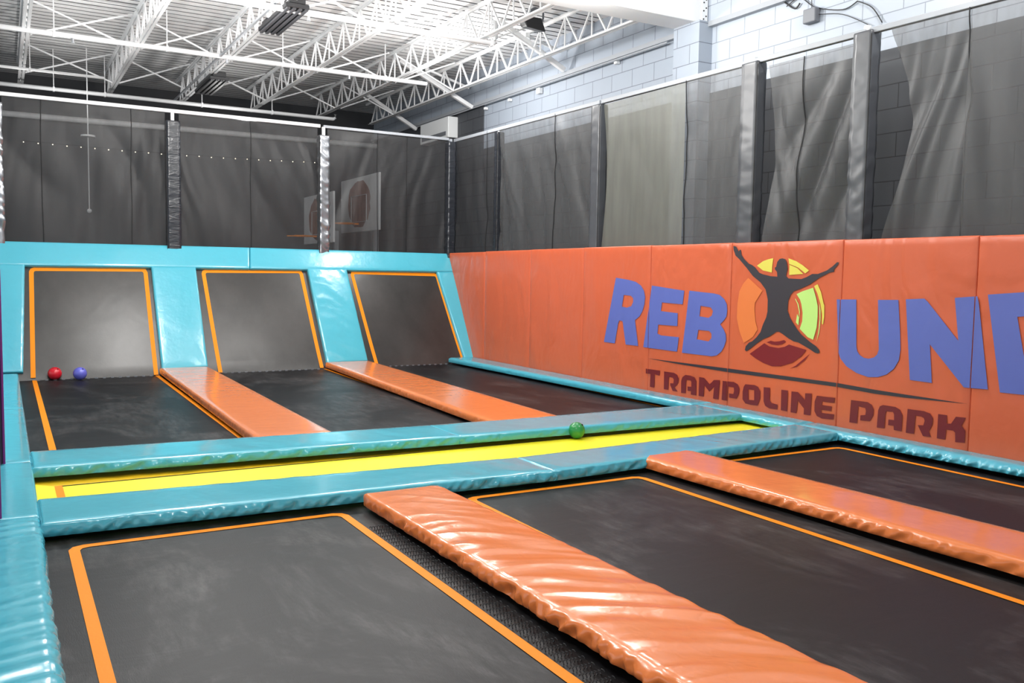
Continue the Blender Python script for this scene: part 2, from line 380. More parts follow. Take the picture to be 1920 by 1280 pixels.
# black ceiling heaters
def heater(x0, x1, y0, y1, zb, label):
    t = thing('ceiling_heater', ((x0+x1)/2, (y0+y1)/2, zb), label, 'heater', 'black heaters hung between the joists')
    bm = bmesh.new(); box(bm, (x0, y0, zb+.03), (x1, y1, zb+.10)); bevel(bm, .008, 1); link('housing', bm, M_BLKPL, t)
    w = (x1-x0)/4
    for k in range(4):
        bm = bmesh.new(); box(bm, (x0+w*k+.02, y0+.01, zb), (x0+w*(k+1)-.02, y1-.01, zb+.035)); bevel(bm, .006, 1); link('louvre', bm, mat('heater_grey', (.05, .05, .055), .35) if k == 0 and 'heater_grey' not in bpy.data.materials else bpy.data.materials['heater_grey'], t)
    for (ya, yb_) in ((y0, y0+.32), (y1-.3, y1)):
        bm = bmesh.new(); box(bm, (x0+.06, ya, zb+.10), (x1-.06, yb_, zb+.20)); bevel(bm, .008, 1); link('driver_box', bm, M_BLKPL, t)
        bm = bmesh.new(); bar(bm, ((x0+x1)/2, (ya+yb_)/2, zb+.20), ((x0+x1)/2, (ya+yb_)/2, DZ), .014); link('hanger', bm, M_STEEL, t)
ZH = 5.85
c1 = [at(*q, 2, ZH) for q in ((484, 62), (525, 70), (579, 22), (536, 15))]
heater((c1[0].x+c1[3].x)/2, (c1[1].x+c1[2].x)/2, c1[2].y, c1[0].y, ZH, 'larger long black ribbed heater hanging under the roof, upper one')
c2 = [at(*q, 2, ZH) for q in ((366, 176), (397, 183), (427, 154), (397, 146))]
heater((c2[0].x+c2[3].x)/2, (c2[1].x+c2[2].x)/2, c2[2].y, c2[0].y, ZH, 'smaller looking black ribbed heater further back near the net rail')
# hanging rail of the heaters
t = thing('hanging_rail', (c1[0].x, 18, 5.97), 'thin steel rail carrying the two black heaters below the joists', 'rail')
bm = bmesh.new(); bar(bm, (c1[0].x-.10, YJ0+.1, 5.97), (c1[0].x-.10, 23.5, 5.97), .04, .04); link('rail_bar', bm, M_STEEL, t)
# loudspeaker
p = at(1003, 45, 1, 14.0)
t = thing('loudspeaker', p, 'black wedge loudspeaker hanging near the bright brace under the roof', 'loudspeaker')
bm = bmesh.new()
cc = [at(u, v, 1, 14.0) for u, v in ((980, 28), (1016, 34), (1024, 60), (988, 50))]
cb_ = [c+V((.05, .30, .06)) for c in cc]
vs = [bm.verts.new(c) for c in cc] + [bm.verts.new(c) for c in cb_]
for f in ((0, 1, 2, 3), (7, 6, 5, 4), (0, 4, 5, 1), (1, 5, 6, 2), (2, 6, 7, 3), (3, 7, 4, 0)): bm.faces.new([vs[i] for i in f])
bevel(bm, .02, 2); link('cabinet', bm, M_BLKPL, t)
bm = bmesh.new(); top = cc[1].lerp(cc[0], .3)+V((0, .1, 0)); pc = V((cc[1].x+.12, cc[1].y+.15, 6.66))
tube(bm, [cc[1].lerp(cc[2], .5)+V((.0, .15, 0)), cc[1]+V((.12, .15, .05)), cc[1]+V((.12, .15, .2)), pc], .02, 8); link('yoke', bm, M_GREYPL, t)
bm = bmesh.new(); bar(bm, at(985, 25, 1, 14.1), at(1034, 5, 1, 14.1), .09, .07); link('mounting_arm', bm, M_GREYPL, t)
# junction box with cables on the near wall
p = at(1522, 30, 0, XB-.05)
t = thing('speaker_box', p, 'small dark grey box with thin cables on the white block wall', 'junction box')
bm = bmesh.new(); box(bm, p-V((.06, .11, .10)), p+V((.048, .11, .10))); bevel(bm, .015, 2); link('box_body', bm, M_GREYPL, t)
def wire(pp, r=.008):
    bm = bmesh.new(); P_ = [at(u, v, 0, XB-.03) for u, v in pp]
    fine = []
    for i in range(len(P_)-1):
        a0 = P_[max(i-1, 0)]; a1 = P_[i]; a2 = P_[i+1]; a3 = P_[min(i+2, len(P_)-1)]
        for k in range(6):
            s = k/6; fine.append(.5*((2*a1)+(a2-a0)*s+(2*a0-5*a1+4*a2-a3)*s*s+(-a0+3*a1-3*a2+a3)*s**3))
    fine.append(P_[-1]); tube(bm, fine, r, 6); link('cable', bm, M_BLKPL, t, smooth=True)
wire([(1522, 20), (1522, 0)], .006)
wire([(1475, 12), (1500, -4), (1530, 14), (1580, 18), (1608, 2)])
wire([(1608, 2), (1635, 14), (1654, 42)])
wire([(1534, 27), (1580, 27), (1632, 48)], .006)
wire([(1471, 4), (1490, 16), (1500, 6)], .012)
# white box at the back corner above the net
ca, cb_, ccx = at(788, 235, 0, 9.7), at(788, 272, 0, 9.7), at(840, 256, 0, 9.7)
t = thing('wall_cabinet', ((XB+9.7)/2, (ca.y+ccx.y)/2, cb_.z), 'white boxy unit on the wall behind the back corner of the net', 'wall unit')
bm = bmesh.new(); box(bm, (9.7, ccx.y, cb_.z), (XB-.02, ca.y, ca.z)); bevel(bm, .02, 2); link('casing', bm, M_WHITE, t)
bm = bmesh.new(); box(bm, (9.69, ccx.y+.12, cb_.z+.06), (9.70, ca.y-.12, cb_.z+.16)); link('grille', bm, M_GREYPL, t)

# ------------------------------------------------------------------ net frames, posts and nets
YN = 18.56      # back net plane
XN = 9.14       # side net plane
def rail(p, q, w, m, label):
    bm = bmesh.new(); bar(bm, p, q, w, w); bevel(bm, .006, 1)
    o = link('net_rail', bm, m, origin=p); tag(o, label, 'rail', 'steel rails holding the nets')
rail((-6, YN, NETZ), (5.95, YN, NETZ), .07, M_WHITEST, 'white steel rail on top of the back net, up to the white wrapped post')
rail((6.02, YN, NETZ), (9.0, YN, NETZ), .06, M_GREYST, 'grey steel rail on top of the back net, ending at the corner')
rail((XN+.02, YN, NETZ-.02), (XN+.02, 12.8, NETZ-.06), .07, M_GREYST, 'grey steel rail on top of the side net, far stretch')
rail((XN+.02, 12.75, NETZ-.06), (XN+.02, 7.3, NETZ-.1), .07, M_GREYST, 'grey steel rail on top of the side net, middle stretch')
rail((XN+.02, 7.25, NETZ-.1), (XN+.02, 2.0, NETZ-.16), .07, M_GREYST, 'grey steel rail on top of the side net, near stretch')

def sleeve_bm(x0, x1, y0, y1, z0, z1, amp, seed, tw=0.0):
    """wrinkled padding wrapped around a post"""
    bm = bmesh.new(); nz = int((z1-z0)/.022); rings = []
    cs = []; n = 5
    for (ax, ay), (bx, by) in (((x0, y0), (x1, y0)), ((x1, y0), (x1, y1)), ((x1, y1), (x0, y1)), ((x0, y1), (x0, y0))):
        for k in range(n): cs.append((ax+(bx-ax)*k/n, ay+(by-ay)*k/n))
    cx, cy = (x0+x1)/2, (y0+y1)/2
    for j in range(nz+1):
        z = z0+(z1-z0)*j/nz; ring = []
        for i, (x, y) in enumerate(cs):
            ang = math.atan2(y-cy, x-cx)
            w = noise.noise(V((z*9+.6*math.sin(ang*2+seed), seed, ang*.4)))
            w = w*amp*(1.2-.6*abs(2*j/nz-1))
            dx, dy = (x-cx), (y-cy); l = math.hypot(dx, dy)
            k = 1+w/l
            if j in (0, nz): k *= .96
            ring.append(bm.verts.new((cx+dx*k, cy+dy*k, z)))
        rings.append(ring)
    m_ = len(cs)
    for a, b in zip(rings, rings[1:]):
        for i in range(m_): bm.faces.new((a[i], a[(i+1) % m_], b[(i+1) % m_], b[i]))
    bm.faces.new(rings[0][::-1]); bm.faces.new(rings[-1])
    return bm
M_SHINY = mat('shiny_silver_vinyl', (.30, .31, .33), .24, .75, spec=.9, coat=.5)
M_GREYVINYL = mat('grey_black_vinyl', (.075, .08, .09), .35, spec=.6)
def post(x0, x1, y0, y1, ztop, label, m, amp=.012, seed=1., cap=True, z0=-.9, zs=0.):
    t = thing('padded_post', ((x0+x1)/2, (y0+y1)/2, z0), label, 'post', 'posts that carry the nets')
    bm = bmesh.new(); cx, cy = (x0+x1)/2, (y0+y1)/2
    box(bm, (cx-.03, cy-.03, z0), (cx+.03, cy+.03, NETZ-.02 if ztop < NETZ else ztop)); link('steel_pole', bm, M_WHITEST, t)
    link('padding', sleeve_bm(x0, x1, y0, y1, zs, ztop, amp, seed), m, t, smooth=True)
    bm = bmesh.new(); bar(bm, (x0-.004, y0-.006, zs+.05), (x0-.004, y0-.006, ztop-.05), .008, .008); link('edge_welt', bm, M_SEAM, t)
for x0, x1, m, l, s, am, zt in ((-.20, .06, M_SHINY, 'glossy black wrinkled post pad at the left edge of the back net', 1.3, .03, 4.75),
                        (2.83, 3.09, M_DARKVINYL, 'matt black padded post between the two left back nets', 2.2, .008, 4.72),
                        (5.90, 6.12, M_SHINY, 'post with shiny white glare and horizontal wrinkles beside the framed hoop', 3.7, .028, 4.72)):
    post(x0, x1, YN-.14, YN+.06, zt, l, m, am, s)
bm = sleeve_bm(8.93, 9.12, 18.40, 18.60, 0, 4.85, .02, 9.)
t = thing('padded_post', (9.02, 18.5, -.9), 'black corner post where back net and side net meet', 'post', 'posts that carry the nets')
link('padding', bm, M_DARKVINYL, t, smooth=True)
bm = bmesh.new(); box(bm, (8.99, 18.47, -.9), (9.05, 18.53, 4.92)); link('steel_pole', bm, M_GREYST, t)
for y0, y1, m, l, s, am in ((16.40, 16.52, M_DARKVINYL, 'thin dark post on the side wall nearest the back corner', 4.1, .01),
                    (12.72, 12.98, M_GREYVINYL, 'dark grey padded post on the side wall left of the beige net', 5.2, .008),
                    (9.02, 9.32, M_GREYVINYL, 'dark grey padded post above the jumping figure emblem', 6.4, .010),
                    (7.18, 7.44, M_GREYVINYL, 'pale grey padded post right of the emblem, above the letter U', 7.7, .012)):
    post(9.085, 9.26, y0, y1, NETZ-.10, l, m, am, s)

def net(name, P00, ex, w, z0, z1, m, label, folds, group, seams=(), inset=(0, 0), hang=0., fine=.06):
    """a hanging net: P00 base corner, ex unit vector along, w width; folds = list of (amplitude, wavelength, slant, position)"""
    ex = V(ex); nrm = V((0, 0, 1)).cross(ex).normalized()
    t = thing(name, V(P00)+ex*(w/2), label, 'net', group)
    def disp(s, z):
        zz = (z-z0)/(z1-z0); d = 0
        for a, l, sl, ph in folds:
            q = (s + sl*(z-z0) + .18*noise.noise(V((s*.8, z*.7, ph))))/l
            d += 1.35*a*(ridged(V((q, z*.25, ph)))-.4)*math.sin(math.pi*min(1, max(0, zz*1.02+.03)))**.5
        return d
    nx = max(4, int(w/fine)); nz = int((z1-z0)/.07)
    bm = bmesh.new(); rows = []
    for j in range(nz+1):
        z = z0+(z1-z0)*j/nz; zz = j/nz; row = []
        for i in range(nx+1):
            f = i/nx; s = inset[0]*math.sin(math.pi*zz)**1.0*(1-f)+ f*w - inset[1]*math.sin(math.pi*zz)*f
            sag = hang*math.sin(math.pi*f*2.0+1)*.5*zz**6 if hang else 0
            row.append(bm.verts.new(V(P00)+ex*s+nrm*(disp(s, z))+V((0, 0, z-V(P00).z-abs(sag)))))
        rows.append(row)
    for a, b in zip(rows, rows[1:]):
        for i in range(nx): bm.faces.new((a[i], a[i+1], b[i+1], b[i]))
    link('mesh_sheet', bm, m, t, smooth=True)
    for sx in seams:
        bm = bmesh.new(); pts = []
        for j in range(nz+1):
            z = z0+(z1-z0)*j/nz; pts.append(V(P00)+ex*(sx+.02*noise.noise(V((z, sx, 0))))+nrm*(disp(sx, z)-.012)+V((0, 0, z-V(P00).z)))
        tube(bm, pts, .008, 5); link('seam', bm, M_SEAM, t)
    return t
GB, GS = 'black nets along the back', 'nets along the side wall'
ZN0 = 1.9
net('safety_net', (.06, YN+.02, ZN0), (1, 0, 0), 2.77, ZN0, NETZ, M_NETB, 'black back net between the far left post and the second post', [(.05, .9, .35, 1.), (.02, .35, -.2, 5.)], GB, seams=(.62, 2.15), fine=.05)
net('safety_net', (3.09, YN+.02, ZN0), (1, 0, 0), 2.81, ZN0, NETZ, M_NETB, 'black back net with the far string lights, left of the shiny post', [(.06, .8, .5, 2.), (.02, .3, .3, 6.)], GB, seams=(1.4,), fine=.05)
net('safety_net', (6.12, YN+.02, ZN0), (1, 0, 0), 2.86, ZN0, NETZ, M_NETB, 'black back net in front of the white hoop board, next to the corner', [(.05, .9, -.3, 3.), (.02, .3, -.2, 7.)], GB, seams=(1.15, 1.85), fine=.05)
net('safety_net', (-2.9, YN+.02, ZN0), (1, 0, 0), 2.70, ZN0, NETZ, M_NETB, 'black back net left of the leftmost post', [(.05, .9, .3, 4.)], GB)
ey = (0, -1, 0)
net('safety_net', (XN, 18.42, 2.2), ey, 1.88, 2.2, NETZ-.02, M_NETB, 'narrow dark side net between corner post and thin post', [(.04, .6, .3, 11.), (.015, .3, .1, 3.)], GS, seams=(1.5,), fine=.05)
net('safety_net', (XN, 16.38, 2.2), ey, 3.38, 2.2, NETZ-.05, M_NETR, 'grey side net with fine diagonal creases left of the dark grey post', [(.05, .7, .35, 12.), (.02, .28, .5, 4.)], GS, seams=(2.15,), fine=.05)
net('safety_net', (XN, 12.68, 2.2), ey, 2.12, 2.2, NETZ-.12, M_NETL, 'smooth beige grey side net in the shade of the girder', [(.03, 1.1, .1, 13.)], GS, inset=(.12, 0), hang=.0, fine=.05)
net('safety_net', (XN, 10.55, 2.2), ey, 1.22, 2.2, NETZ-.09, M_NETR, 'crinkled grey side net strip right of the beige net', [(.06, .5, -.3, 14.), (.02, .25, -.4, 5.)], GS, seams=(.02,), fine=.04)
net('safety_net', (XN, 8.86, 2.2), ey, 1.40, 2.2, NETZ-.20, M_NETR, 'crumpled grey side net above the jumping figure emblem', [(.10, .55, -.4, 15.), (.02, .30, .35, 6.)], GS, inset=(.12, 0), seams=(.62,), fine=.03)
net('safety_net', (XN, 6.95, 2.2), ey, 1.0, 2.2, NETZ-.14, M_NETR, 'strongly folded grey net with a slanting left edge right of the pale post', [(.13, .5, -.45, 16.), (.03, .2, -.3, 7.)], GS, inset=(.28, 0), seams=(.98,), fine=.03)
net('safety_net', (XN, 5.95, 2.2), ey, .95, 2.2, NETZ-.16, M_NETR, 'flat dark grey net second from the right edge', [(.03, .5, .2, 17.)], GS, seams=(.93,), fine=.05)
net('safety_net', (XN, 5.0, 2.2), ey, 2.6, 2.2, NETZ-.18, M_NETR, 'dark grey net at the right edge of the view', [(.05, .6, .2, 18.)], GS, fine=.05)

# ------------------------------------------------------------------ side wall pads with the print
seam_px = [((910, 467), (905, 668)), ((995, 464), (991, 688)), ((1096, 461.5), (1089, 708)), ((1221, 458), (1214, 738)), ((1372, 455), (1364, 759)), ((1581, 449), (1568, 799)), ((1839, 443), (1811, 842))]
SY = [18.44] + [(at(*a, 0, XW).y + at(*b, 0, XW).y)/2 for a, b in seam_px]
SY[1] = at(*seam_px[0][0], 0, XW).y
SY += [SY[-1]-1.85, SY[-1]-3.7]
tops = [2.30, 2.31, 2.315, 2.32, 2.315, 2.31, 2.305, 2.30, 2.335, 2.335]
Z8 = (1340, 440, .35936)
def px(sys, pts): ox, oy, s = sys; return [(ox+x*s, oy+y*s) for x, y in pts]
SA, SU, SN = (1120, 500, .14062), (1560, 530, .15625), (1680, 530, .1875)
ST, SO, SP = (1200, 670, .104167), (1370, 690, .114583), (1580, 730, .130208)
SE, SF = (1360, 450, .119792), (1360, 560, .119792)
blue = [
 (px(SA, [(255,145),(430,175),(520,200),(590,250),(630,320),(645,400),(635,500),(610,590),(570,660),(510,710),(520,800),(552,1055),(385,1035),(360,850),(345,725),(300,715),(285,760),(240,1020),(95,1000)]),
  [px(SA, [(360,375),(455,385),(485,420),(485,470),(460,525),(400,545),(335,530)])]),
 (px(SA, [(735,250),(1168,318),(1145,500),(870,475),(855,590),(1080,618),(1075,790),(820,770),(810,890),(860,915),(1095,938),(1070,1130),(620,1070),(680,640)]), []),
 (px(SA, [(1235,318),(1560,355),(1640,375),(1700,430),(1735,500),(1740,580),(1730,660),(1695,715),(1645,765),(1690,830),(1720,900),(1725,980),(1700,1060),(1660,1130),(1600,1180),(1530,1192),(1135,1145),(1185,740)]),
  [px(SA, [(1385,520),(1520,540),(1550,590),(1535,650),(1490,680),(1370,660)]), px(SA, [(1355,840),(1500,855),(1530,890),(1530,950),(1490,995),(1335,965)])]),
 (px(SU, [(65,200),(300,200),(300,760),(310,820),(340,865),(390,900),(450,910),(510,895),(550,860),(570,800),(560,205),(805,205),(825,600),(830,800),(810,930),(750,1030),(660,1100),(560,1130),(440,1130),(300,1080),(180,1000),(110,910),(80,820),(75,500)]), []),
 (px(SN, [(105,165),(290,158),(325,190),(630,580),(595,150),(820,135),(835,200),(925,1065),(685,1045),(345,615),(365,1000),(145,970)]), []),
 (px(SN, [(925,118),(1500,80),(1640,160),(1740,330),(1800,650),(1780,930),(1700,1080),(1600,1150),(1045,1095)]), [px(SN, [(1220,340),(1430,325),(1520,450),(1560,650),(1530,850),(1470,890),(1310,880)])]),
]
maroon = [
 (px(ST, [(115,200),(370,235),(362,325),(275,300),(268,540),(188,525),(200,295),(115,285)]), []),
 (px(ST, [(445,250),(620,275),(680,310),(708,380),(700,450),(670,500),(630,530),(690,612),(600,600),(555,500),(555,460),(610,465),(620,400),(600,360),(530,345),(520,580),(440,568)]), []),
 (px(ST, [(750,635),(752,420),(775,350),(830,312),(920,325),(990,355),(1025,420),(1020,680),(925,665),(928,600),(865,595),(865,520),(935,525),(935,440),(920,410),(850,400),(840,440),(832,640)]), []),
 (px(ST, [(1075,350),(1165,365),(1265,480),(1340,405),(1448,405),(1420,750),(1325,738),(1345,520),(1255,610),(1170,500),(1155,700),(1065,688)]), []),
 (px(ST, [(1500,420),(1700,440),(1770,480),(1802,560),(1795,640),(1750,740),(1615,720),(1615,645),(1690,655),(1705,600),(1700,540),(1595,515),(1580,775),(1480,760)]), []),
 (px(SO, [(250,262),(400,275),(460,305),(495,380),(492,500),(450,610),(350,600),(250,575),(205,510),(205,380),(225,300)]), [px(SO, [(300,345),(395,358),(395,525),(300,515)])]),
 (px(SO, [(550,310),(655,318),(650,520),(680,570),(778,595),(775,672),(640,655),(575,615),(548,540)]), []),
 (px(SO, [(840,352),(945,365),(935,705),(830,685)]), []),
 (px(SO, [(1005,378),(1110,390),(1225,520),(1230,410),(1338,415),(1315,770),(1205,755),(1210,660),(1110,530),(1085,735),(990,720)]), []),
 (px(SO, [(1420,450),(1720,485),(1705,570),(1510,545),(1500,600),(1665,625),(1655,700),(1490,680),(1500,730),(1705,755),(1690,840),(1500,820),(1420,780),(1380,700),(1385,540)]), []),
 (px(SP, [(130,150),(370,180),(430,220),(458,290),(450,370),(400,455),(260,440),(265,370),(335,365),(345,310),(335,265),(235,240),(215,485),(105,470)]), []),
 (px(SP, [(500,545),(520,300),(545,240),(590,222),(770,250),(835,290),(870,370),(858,600),(745,580),(745,520),(665,510),(668,430),(750,440),(750,360),(735,320),(640,312),(625,350),(610,555)]), []),
 (px(SP, [(945,278),(1180,310),(1270,345),(1310,410),(1300,510),(1250,600),(1280,682),(1165,668),(1090,510),(1170,515),(1190,450),(1180,410),(1140,385),(1060,375),(1035,635),(918,620)]), []),
 (px(SP, [(1385,352),(1512,368),(1510,490),(1570,490),(1640,390),(1785,405),(1720,520),(1775,590),(1765,765),(1630,755),(1630,620),(1600,590),(1500,575),(1485,720),(1365,700)]), []),
]
line_ = [([(1215,671.5),(1273,678.8),(1366.7,690.5),(1568.8,717.3),(1640,730),(1697,739),(1816,756.8),(1697,745),(1640,737.5),(1568.8,724.6),(1366.7,697.3),(1273,682)], [])]
figure = [(px(SE, [(135,90),(180,100),(220,180),(240,150),(255,155),(265,230),(310,300),(380,370),(430,390),(480,430),(540,510),(600,535),(720,565),(825,572),(820,500),(790,460),(785,430),(805,420),(825,340),(860,295),(905,285),(950,300),(972,350),(985,450),(965,540),(960,560),(1000,600),(1200,610),(1280,580),(1370,530),(1460,530),(1600,475),(1690,410),(1760,345),(1790,350),(1780,380),(1710,460),(1715,495),(1640,510),(1480,590),(1340,690),(1190,760),(1080,800),(1030,860),(1010,920)])
 + px(SF, [(995,30),(990,100),(985,190),(1010,250),(1020,290),(1060,360),(1130,470),(1200,560),(1330,670),(1430,740),(1480,800),(1485,840),(1460,855),(1410,840),(1320,780),(1150,680),(1080,665),(1000,620),(900,545),(850,515),(810,515),(700,590),(600,630),(500,700),(400,780),(340,820),(315,800),(330,740),(380,685),(430,665),(500,600),(560,520),(600,400),(650,290),(670,200),(675,20)])
 + px(SE, [(665,880),(640,770),(560,660),(440,560),(340,430),(230,300),(170,240),(140,150)]), [])]
yel = [(px(SE, [(505,400),(600,330),(680,300),(760,282),(745,400),(738,508),(600,475)]), []),
       (px(SE, [(1000,285),(1120,330),(1230,400),(1320,475),(1290,500),(1262,520),(1150,430),(1010,372)]), []),
       (px(SE, [(1014,385),(1140,440),(1230,530),(1010,545)]), []),
       (px(SE, [(1400,720),(1455,690),(1510,820),(1550,1000)])+px(SF, [(1560,100),(1558,280),(1540,400),(1520,395),(1525,250),(1500,80)])+px(SE, [(1450,830)]), [])]
lime = [(px(SE, [(1125,845),(1220,800),(1385,745),(1430,900),(1450,1000)])+px(SF, [(1458,120),(1455,280),(1440,450),(1385,640),(1300,600),(1175,470),(1215,350),(1220,220),(1200,80)])+px(SE, [(1180,930)]), []),
        (px(SF, [(1135,235),(1165,300),(1155,415),(1115,370)]), []), (px(SF, [(1480,60),(1500,180),(1500,330),(1480,520),(1435,680),(1470,500),(1488,320),(1485,180)]), []),
        (px(SF, [(1100,0),(1140,80),(1165,200),(1160,360),(1178,200),(1155,80),(1112,0)]), [])]
lor = [(px(SE, [(370,590),(590,790),(510,920)])+px(SF, [(472,60),(465,170),(480,350),(515,480),(440,600),(300,690),(230,500),(190,300),(200,80)])+px(SE, [(230,800),(290,680)]), [])]
red = [(px(SF, [(390,860),(620,695),(700,745),(840,770),(940,750),(1005,715),(1280,800),(1200,900),(1060,1000),(880,1055),(740,1055),(600,1000),(480,930)]), []),
       (px(SF, [(655,680),(720,655),(780,670),(850,665),(930,645),(960,670),(900,710),(830,725),(740,715)]), []),
       (px(SF, [(1330,862),(1250,965),(1130,1060),(1015,1095),(1110,1045),(1230,945)]), [])]
def clip_poly(pts, a, b):
    """clip (Y,Z) polygon to a<=Y<=b"""
    for lim, keep in ((a, lambda p, l: p[0] >= l), (b, lambda p, l: p[0] <= l)):
        out = []
        for i in range(len(pts)):
            p, q = pts[i-1], pts[i]; kp, kq = keep(p, lim), keep(q, lim)
            if kp != kq:
                s = (lim-p[0])/(q[0]-p[0]); out.append((lim, p[1]+s*(q[1]-p[1])))
            if kq: out.append(q)
        pts = out
        if not pts: return []
    return pts
def print_part(parent, name, shapes, m, a, b, off):
    bm = bmesh.new(); any_ = False
    from mathutils.geometry import tessellate_polygon
    for outer, holes in shapes:
        loops = [[(at(u, v, 0, XW).y, at(u, v, 0, XW).z) for u, v in l] for l in [outer]+holes]
        vs3 = [[V((y, z, 0)) for y, z in l] for l in loops]
        flat = [p for l in vs3 for p in l]
        for tri in tessellate_polygon(vs3):
            c = clip_poly([(flat[i].x, flat[i].y) for i in tri], a+.006, b-.006)
            if len(c) >= 3:
                ar = sum(c[i-1][0]*c[i][1]-c[i][0]*c[i-1][1] for i in range(len(c)))
                if abs(ar) < 1e-7: continue
                poly(bm, [(XW-.0125-off, y, z) for y, z in c]); any_ = True
    if not any_: bm.free(); return
    bmesh.ops.remove_doubles(bm, verts=bm.verts, dist=1e-5)
    o = link(name, bm, m, parent)
    for p_ in o.data.polygons:
        if p_.normal.x > 0: p_.flip()
WL = ['plain orange wall pad squeezed in the corner behind the ramp top', 'plain orange wall pad beside the far trampoline, first after the ramp',
      'plain creased orange wall pad left of the big letter R', 'orange wall pad printed with the blue letter R',
      'orange wall pad printed with blue letters E and B', 'orange wall pad printed with the dark jumping figure and coloured circle',
      'orange wall pad printed with the blue letters U and N', 'orange wall pad at the right edge printed with the blue letter D',
      'plain orange wall pad beyond the letter D']
for i in range(len(SY)-1):
    ya, yb_ = SY[i], SY[i+1]
    zt_a = tops[i]
    P = [(XW, ya-.004, zt_a), (XW, yb_+.004, zt_a), (XW, yb_+.004, -.12), (XW, ya-.004, -.12)]
    b_ = pad('wall_pad', P, (-1, 0, 0), .09, M_WALLPAD, WL[i], 'wall pad', 'orange pads on the side wall', step=.07, amp=.0025, side=.002, puff=.004, seed=i*3.3, curve=.0, freq=1.6, r=.015)
    for nm, shp, m, off in (('lettering', blue, M_BLUEINK, 0), ('small_lettering', maroon, M_REDINK, 0), ('underline', line_, M_DARKINK, 0),
                            ('emblem_orange', lor, M_ORINK, 0), ('emblem_yellow', yel, M_YELINK, 0), ('emblem_lime', lime, M_GREENINK, .0005), ('emblem_red', red, M_REDINK2, 0), ('emblem_figure', figure, M_DARKINK, .001)):
        for sh in ([[x_] for x_ in shp] if nm[:6] == 'emblem' else [shp]): print_part(b_, nm, sh, m, yb_, ya, off)

# ------------------------------------------------------------------ pads around the beds
def zp0(q): return at(q[0], q[1], 2, 0)
def fpad(name, q, m, label, cat='pad', group=None, **kw):
    """pad whose four top corners are seen at q: far-left, far-right, near-right, near-left"""
    P = [zp0(a_) if not isinstance(a_, V) else a_ for a_ in q]
    return pad(name, P, (0, 0, 1), kw.pop('h', .11), m, label, cat, group, **kw)
GBL = 'blue edge pads'; GO = 'orange lane pads'
X0 = .20
yAf0, yAf1, yAf2 = zp0((63, 846)).y, zp0((806, 797)).y, zp0((1244, 762)).y
yAn0, yAn1, yAn2 = zp0((64, 877)).y, zp0((861, 818)).y, zp0((1359, 778)).y
yBf0, yBf1, yBf2 = zp0((73, 936)).y, zp0((975, 857)).y, zp0((1432, 801)).y
yBn0, yBn1, yBn2 = zp0((77, 983)).y, zp0((1027, 884)).y, zp0((1579, 810)).y
XI = 8.54
xa = zp0((835, 808)).x; xb = zp0((1003, 870)).x
def BV(x, y, z=0): return V((x, y, z))
pad('blue_pad', [BV(X0, yAf0), BV(xa, yAf1), BV(xa, yAn1), BV(X0, yAn0)], (0, 0, 1), .09, M_CYAN, 'long blue pad behind the yellow track, left half, ending at the walkway', 'pad', GBL, step=.014, cstep=.06, side=.026, amp=.003, seed=1, freq=3, r=.012)
pad('blue_pad', [BV(xa+.004, yAf1), BV(XI+.02, yAf2-.05), BV(XI+.02, yAn2), BV(xa+.004, yAn1)], (0, 0, 1), .09, M_CYAN, 'blue pad right behind the green ball, reaching the wall side', 'pad', GBL, step=.014, cstep=.06, side=.022, amp=.003, seed=2, freq=3, r=.012)
pad('blue_pad', [BV(X0, yBf0), BV(xb, yBf1), BV(xb, yBn1), BV(X0, yBn0)], (0, 0, 1), .095, M_CYAN, 'long blue pad in front of the yellow track, left half', 'pad', GBL, step=.012, cstep=.05, side=.028, amp=.004, seed=3, freq=3, r=.012)
pad('blue_pad', [BV(xb+.004, yBf1), BV(XI+.02, yBf2), BV(XI+.02, yBn2), BV(xb+.004, yBn1)], (0, 0, 1), .095, M_CYAN, 'blue pad in front of the yellow track, right half with cross creases', 'pad', GBL, step=.012, cstep=.05, side=.026, amp=.005, seed=4, freq=4, r=.012)
# strip along the side wall
XWi = 8.54
def wstrip(y0, y1, xl0, xl1, label, **kw):
    pad('blue_pad', [BV(xl0, y0), BV(XW-.02, y0), BV(XW-.02, y1), BV(xl1, y1)], (0, 0, 1), .095, M_CYAN, label, 'pad', GBL, **kw)
wstrip(YR0-.02, yAf2+.02, zp0((874, 677)).x, XI+.02, 'narrow blue pad along the wall beside the far right trampoline', step=.04, cstep=.05, side=.010, amp=.001, seed=5, r=.04)
wstrip(yAf2, yBf2, XI+.03, XI+.03, 'short blue pad along the wall at the end of the yellow track', step=.035, cstep=.05, side=.026, amp=.003, seed=6, r=.05)
wstrip(yBf2-.01, 2.2, XI+.03, zp0((1920, 874)).x+.02, 'long blue pad with glossy puckered side along the wall at right', step=.012, cstep=.05, side=.036, amp=.003, seed=7, r=.055)
